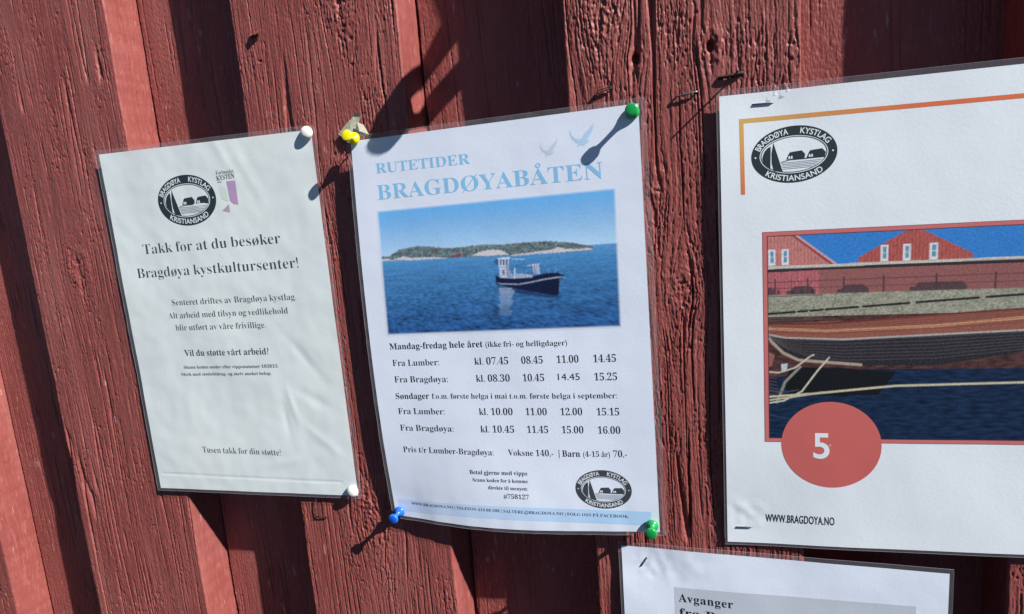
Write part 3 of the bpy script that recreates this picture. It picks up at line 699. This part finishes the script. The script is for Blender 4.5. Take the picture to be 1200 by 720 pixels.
    p.stroke([q(285, 142), q(296, 139.6), q(330, 137.8), q(430, 142)], .004, lin(180, 176, 168), 1.15)
    p.poly([q(283, 132), q(290, 128), q(288, 121), q(283, 118)], lin(150, 100, 92)); p.poly([q(300, 120), q(330, 119), q(360, 116), q(350, 101), q(300, 100), q(294, 108)], lin(26, 28, 32))
    p.stroke([q(305, 120), q(296, 110), q(291, 96)], .006, lin(140, 140, 128), 1.15)
    p.poly([q(293.5, 122), q(297.5, 122.4), q(297, 118), q(294, 117.6)], lin(190, 204, 206))
    p.stroke([q(282, 117.4), q(292, 116.2), q(302, 119.5), q(311, 127), q(313, 128)], .0036, lin(206, 198, 176), 1.15)
    p.stroke([q(283, 95), q(295, 97), q(306, 103.5), q(315, 117), q(322, 126)], .0036, lin(208, 202, 180), 1.15)
    p.stroke([q(283, 99.6), q(312, 101.8), q(360, 107), q(430, 109)], .0048, lin(206, 198, 166), 1.15); p.stroke([q(283, 97), q(300, 99.5), q(318, 102.8)], .004, lin(196, 190, 160), 1.15)
    for k_ in range(7):
        f_ = k_ / 7.0
        p.stroke([q(286 + 2 * f_, 141.5 - 3 * f_), q(294 + 4 * f_, 138.4 - 7.5 * f_), q(305 + 5 * f_, 137.2 - 11.5 * f_), q(330, 137 - 15 * f_), q(380, 138.5 - 16 * f_), q(428, 140.5 - 12 * f_)], .0022, lin(96, 88, 88), 1.15, .55)
    for k_ in range(6):
        p.stroke([q(288, 148.6 - k_ * 1.1), q(320, 147.9 - k_ * 1.25), q(380, 151 - k_ * 1.4), q(430, 154.5 - k_ * 1.5)], .0016, lin(86, 48, 44), 1.15, .6)
    for k_ in range(8):
        p.stroke([q(283, 118 - k_ * 2.2), q(290 + k_ * .4, 117 - k_ * 2.4)], .002, lin(128, 96, 96), 1.15, .5)
    for a0, b0, a1, b1 in ((283, 152.4, 318, 153), (283, 151, 318, 151.4), (300, 168, 300, 178), (304, 168, 312, 176), (286, 166.8, 318, 167.2)):
        p.stroke([q(a0, b0), q(a1, b1)], .0024, lin(96, 84, 78), 1.15, .8)
    for a0, b0 in ((286, 162), (293, 158.6), (299, 163), (306, 159.4), (312, 162.4), (289, 157), (303, 165)):
        p.stroke([q(a0, b0), q(a0 + 4.4, b0 + .2)], .0022, lin(104, 104, 92), 1.15, .6)
    for a0 in (283.6, 285, 291.4, 299.8, 305, 311): p.poly([q(a0, 168), q(a0, 170.4), q(a0 + 1.6, 171.2), q(a0 + 2, 168)], lin(60, 54, 62), .8)
    p.stroke([q(282, 108), q(287, 104), q(296, 103), q(304, 104.5)], .003, lin(84, 84, 92), 1.15, .7); p.stroke([q(283, 88), q(300, 84), q(318, 87)], .003, lin(54, 76, 108), 1.15, .7); p.stroke([q(283, 79), q(297, 76.5), q(318, 80)], .003, lin(24, 36, 58), 1.15, .8)
    gr = np.random.RandomState(6).normal(0, 1, p.x.shape)
    p.c = np.clip(p.c * (1 + .16 * gr[..., None] + .25 * N(mx / 1.1, mz / .8, 61)[..., None]), 0.003, 1)
    C = p.out() * np.array((.9, .92, .97))
    v, uu = np.mgrid[0:1:H * 1j, 0:1:W * 1j]
    dmm = np.minimum(np.minimum(uu, 1 - uu) * (X1 - X0), np.minimum(v, 1 - v) * (Z1 - Z0))
    C = np.where((dmm < 2.9)[..., None], lin(196, 112, 112), C); C = np.where(((dmm > 2.55) & (dmm < 3.1))[..., None], lin(70, 40, 44), C); C = np.where((dmm < .35)[..., None], lin(120, 60, 64), C)
    return C
lay_picture('boathouse_picture', house_photo(), [(X0, Z1), (X1, Z1 - 3.5), (X1 - 1.6, Z0 + 2), (X0 - 1.3, Z0)], surf_r, 0.05, po, 'picture of wooden boats below a red house, framed in salmon')
I = Ink(surf_r, 0.08)
cx, cz, R0 = 321.6, 66.8, 29.6
for k0, r in enumerate(np.linspace(0.5, R0, 9)[:-1]): I.ring(cx, cz, r + (R0 - .5) / 8, r + (R0 - .5) / 8, r, r, 80)
disc = I.build('price_disc', M['ink_salmon'], po, 'round salmon red disc')
I = Ink(surf_r, 0.12); I.text('5', 311.2, 321.0, 57.8, 57.8, 17.2, 'sans_bold'); I.build('price_figure', M['ink_white'], disc)

# ---- below: the departures notice
def surf_b(x, z):
    n = 4.0 + 0.4 * N(x / 48, z / 50, 701) + 0.08 * N(x / 15, z / 14, 702)
    n = n + 0.35 * np.exp(-((x - 203) / 14) ** 2 - ((z + 30) / 11) ** 2) * N(x / 6, z / 6, 703) - 1.2 * np.exp(-((x - 197) / 25) ** 2 - ((z + 28) / 20) ** 2)
    return n + 0.25 * np.exp(-((x - 225) / 16) ** 2 - ((z + 30) / 14) ** 2) * N(x / 9, z / 9, 704)
dn = empty('departures_notice', 'white laminated notice with a grey text box, stapled below the poster', 'notice', (286, -165, 4))
sheet(dn, [(180.9, -16.0), (390.5, -18.5), (388.0, -315.0), (178.5, -312.5)], surf_b, M['paper_blue'], (2.2, 3.0, 2.4, 3.0))
k = np.ones((40, 40, 1)) * np.array((0.51, 0.55, 0.63))
lay_picture('text_box', k, [(217.7, -45.8), (372.0, -43.8), (371.0, -150.0), (216.8, -150.0)], surf_b, 0.05, dn, 'light grey box')
I = Ink(surf_b, 0.09); I.text('Avganger', 220.4, 258.1, -56.9, -58.2, 6.3, 'heavy', track=.06); I.text('fra Bragdøya', 220.6, 235.0, -68.5, -68.9, 6.3, 'heavy', 'fra', track=.06)
I.build('box_text', M['ink'], dn)

# ------------------------------------------------------------------ pins and tacks
PUSH = [(0.5, -0.2), (3.7, 0.0), (4.5, 0.5), (4.5, 1.3), (3.9, 2.2), (2.7, 3.1), (1.75, 4.2), (1.55, 6.0), (1.6, 8.0), (2.1, 9.0), (3.4, 9.6), (4.0, 10.1), (4.1, 11.2), (3.85, 11.8), (3.2, 12.05), (0.4, 12.1)]
TACK = [(0.6, -0.3), (4.7, 0.0), (5.1, 0.5), (5.05, 1.3), (4.7, 2.2), (3.9, 3.1), (2.7, 3.7), (1.4, 3.95), (0.3, 4.0)]
def pin(name, label, cat, m, x, z, surf, prof, axis=(0, 0, 1), lift=0.3, group=None):
    n = float(surf(np.array([x]), np.array([z]))[0]) + lift
    t = empty(name, label, cat, (x, z, n), group)
    link('pin_head', raw_mesh('pin_head', *lathe((x, z, n), axis, prof)), m, t)
    a = Vector(axis).normalized()
    link('needle', raw_mesh('needle', *lathe((x, z, n), axis, [(0.02, -n - 6), (0.5, -n - 3), (0.5, 0.1)], 10)), M['steel'], t)
    return t
G = 'plastic pins holding the notices'
pin('push_pin', 'green push pin at the top right corner of the timetable, long shadow beside it', 'push pin', M['green'], 206.2, 292.0, surf_c, PUSH, (0.02, 0.0, 1), group=G)
pin('push_pin', 'green push pin at the bottom right corner of the timetable', 'push pin', M['green'], 204.6, 5.2, surf_c, PUSH, (0.0, -0.04, 1), group=G)
pin('push_pin', 'yellow push pin at the top left corner of the timetable beside torn plastic', 'push pin', M['yellow'], 3.6, 298.6, surf_c, PUSH, (0.03, 0.10, 1), group=G)
pin('push_pin', 'bright blue push pin at the bottom left corner of the timetable', 'push pin', M['blue'], 3.4, 2.6, surf_c, PUSH, (-0.06, -0.1, 1), lift=1.2, group=G)
pin('thumb_tack', 'round white tack at the top right corner of the crinkled visitor notice', 'tack', M['white'], -39.2, 308.2, surf_l, TACK, (0.05, 0.0, 1), group=G)
pin('thumb_tack', 'round white tack at the bottom right corner of the crinkled visitor notice', 'tack', M['white'], -40.0, 16.4, surf_l, TACK, (0.05, 0.0, 1), group=G)

# ------------------------------------------------------------------ staples, wire, scraps
def staple(label, m, pts, rad=0.42, flat=True, name='staple', cat='staple', group='staples in the notices and planks'):
    P = []
    for p0, p1 in zip(pts[:-1], pts[1:]):
        P += [tuple(np.array(p0) + (np.array(p1) - np.array(p0)) * t) for t in (0.06, 0.5, 0.94)]
    o = link(name, raw_mesh(name, *tube(P, rad, 8)), m)
    tag(o, label, cat, group)
    return o
def on(surf, x, z, d): return (x, z, float(surf(np.array([x]), np.array([z]))[0]) + d)
def sheet_staple(label, surf, a, b):
    d = (np.array(b) - np.array(a)); d = d / np.linalg.norm(d) * .5
    return staple(label, M['steel'], [(*(np.array(a) - d * 0), -4.0), on(surf, *a, .45), on(surf, *b, .45), (*b, -4.0)])
sheet_staple('steel staple through the top edge of the poster above the orange corner line', surf_r, (279.0, 288.2), (290.9, 287.8))
sheet_staple('steel staple at the bottom left of the poster beside the web address', surf_r, (262.0, 4.3), (272.4, 4.8))
sheet_staple('steel staple set at a slant in the corner of the departures notice', surf_b, (199.4, -24.2), (194.4, -32.0))
staple('grey staple left in the plank between the timetable and the poster', M['steel'], [(233.6, 299.2, -3), (233.6, 299.2, 1.9), (246.4, 300.6, 1.9), (246.6, 300.6, -3)], 0.65)
staple('rusted staple half pulled out above the poster with a wire end casting a line shadow', M['rust'], [(260.4, 307.2, -2), (260.4, 307.2, 0.9), (266.0, 307.5, 1.5), (273.6, 308.4, 1.2), (273.8, 308.4, -2)], 1.15)
staple('thin wire standing out of the plank above the poster', M['rust'], [(268.6, 306.4, -2), (269.0, 306.6, 5), (270.2, 307.3, 15.5)], 0.6, name='wire', cat='wire', group=None)
staple('dark double staple in the plank just left of the green pin', M['rust'], [(181.0, 306.8, -2), (181.0, 307.0, 1.7), (192.6, 310.2, 1.9), (192.8, 310.2, -2)], 0.45)
staple('crooked dark staple in the plank lying across the double one by the green pin', M['rust'], [(180.2, 304.4, -2), (180.6, 304.6, 1.4), (184.0, 309.6, 2.0), (193.2, 311.4, 1.6), (193.0, 309.0, -2)], 0.38)
staple('dark staple in the plank below the crinkled visitor notice', M['rust'], [(-82.4, -11.6, -2), (-82.4, -11.4, 1.4), (-71.2, -10.8, 1.4), (-71.0, -10.8, -2)], 0.5)
staple('thin bent wire hanging from under the crinkled visitor notice to a staple', M['rust'], [(-79.4, 6.0, 2.0), (-79.2, -2.0, 2.4), (-79.0, -11.0, 2.2)], 0.4, name='wire', cat='wire', group=None)

def crumple(pts, tri, thick=0.35):
    V = [tuple(p) for p in pts]; V2 = [(a + .05, b, c - thick) for a, b, c in V]; k = len(V)
    F = [t for t in tri] + [tuple(i + k for i in t[::-1]) for t in tri]
    return V + V2, F
scrap = empty('torn_plastic_scrap', 'torn yellowed plastic corner sticking up behind the yellow pin', 'plastic scrap', (2, 305, 4))
link('plastic_shard', raw_mesh('plastic_shard', *crumple([(-13.5, 304.6, 2.5), (-6.0, 310.9, 2.6), (1.5, 316.0, 2.8), (5.0, 319.0, 4.4), (7.2, 314.6, 2.8), (4.0, 310.0, 2.4), (1.5, 303.0, 3.2), (-5, 297.0, 3.6), (-3.5, 305.9, 3.4)],
     [(0, 1, 8), (1, 2, 8), (2, 3, 4), (2, 4, 5), (2, 5, 8), (8, 5, 6), (8, 6, 7), (0, 8, 7)]), smooth=False), M['scrap'], scrap)
link('plastic_shard', raw_mesh('plastic_shard', *crumple([(1.0, 299.0, 4.4), (3.0, 306.0, 4.8), (4.6, 311.0, 5.0), (9.5, 308.4, 4.6), (13.0, 301.0, 4.4), (6.6, 304.0, 6.4)],
     [(0, 1, 5), (1, 2, 5), (2, 3, 5), (3, 4, 5), (4, 0, 5)]), smooth=False), M['scrap'], scrap)
for lab, x, z in (('clear glinting tape shred on the top edge of the poster right of its staple', 291.4, 294.2), ('second clear tape shred further right on the top edge of the poster', 298.6, 295.6)):
    n = 4.2
    o = link('tape_shred', raw_mesh('tape_shred', *crumple([(x - 1.2, z - 3.0, n + .35), (x - .4, z + .6, n + .5), (x + .3, z + 3.0, n + .6), (x + .7, z, n + .8), (x + 2.2, z - 2.6, n + .35), (x + .2, z - 2.4, n + .8)],
        [(0, 1, 5), (1, 3, 5), (1, 2, 3), (3, 4, 5), (0, 5, 4)], .15), smooth=False), M['tape'])
    tag(o, lab, 'tape', 'tape shreds on the poster')

# ------------------------------------------------------------------ added shadow caster, out of view above, outlined to throw the forked shadow
def prism(pts, n0, n1):
    k = len(pts); V = [(x, z, n0) for x, z in pts] + [(x, z, n1) for x, z in pts]
    return V, [tuple(range(k)), tuple(range(2 * k - 1, k - 1, -1))] + [(i, k + i, k + (i + 1) % k, (i + 1) % k) for i in range(k)]
br = empty('shadow_caster', 'added black shadow caster out of view above the notices, shaped to throw the forked shadow', 'shadow_blocker', (300, 560, 0))
OUT = [(139, 398), (139.5, 394), (143, 391.3), (149.1, 390.3), (156.2, 392.0), (161.5, 395.6), (166.5, 401), (200, 432), (242, 470), (284, 507.8), (330, 541),
       (330, 561), (316, 552.2), (285, 528), (281, 521), (254, 492), (224, 465), (216, 461.5), (213, 465), (220, 473), (249, 502.5), (272, 524), (282, 535.7), (316, 566.4), (332, 580), (332, 632), (296, 606), (304, 580), (283.6, 553.9), (240, 511), (198, 468), (184, 454.6), (170.4, 441.3), (162, 428), (150, 412)]
plate = link('caster_plate', raw_mesh('caster_plate', *prism(OUT, 53.5, 56.0), smooth=False), M['caster'], br)
for x, z in ((256, 488), (312, 600)):
    link('caster_stem', raw_mesh('caster_stem', *tube([(x, z, -4), (x, z, 20), (x, z, 54)], 4.0, 14)), M['caster'], br)
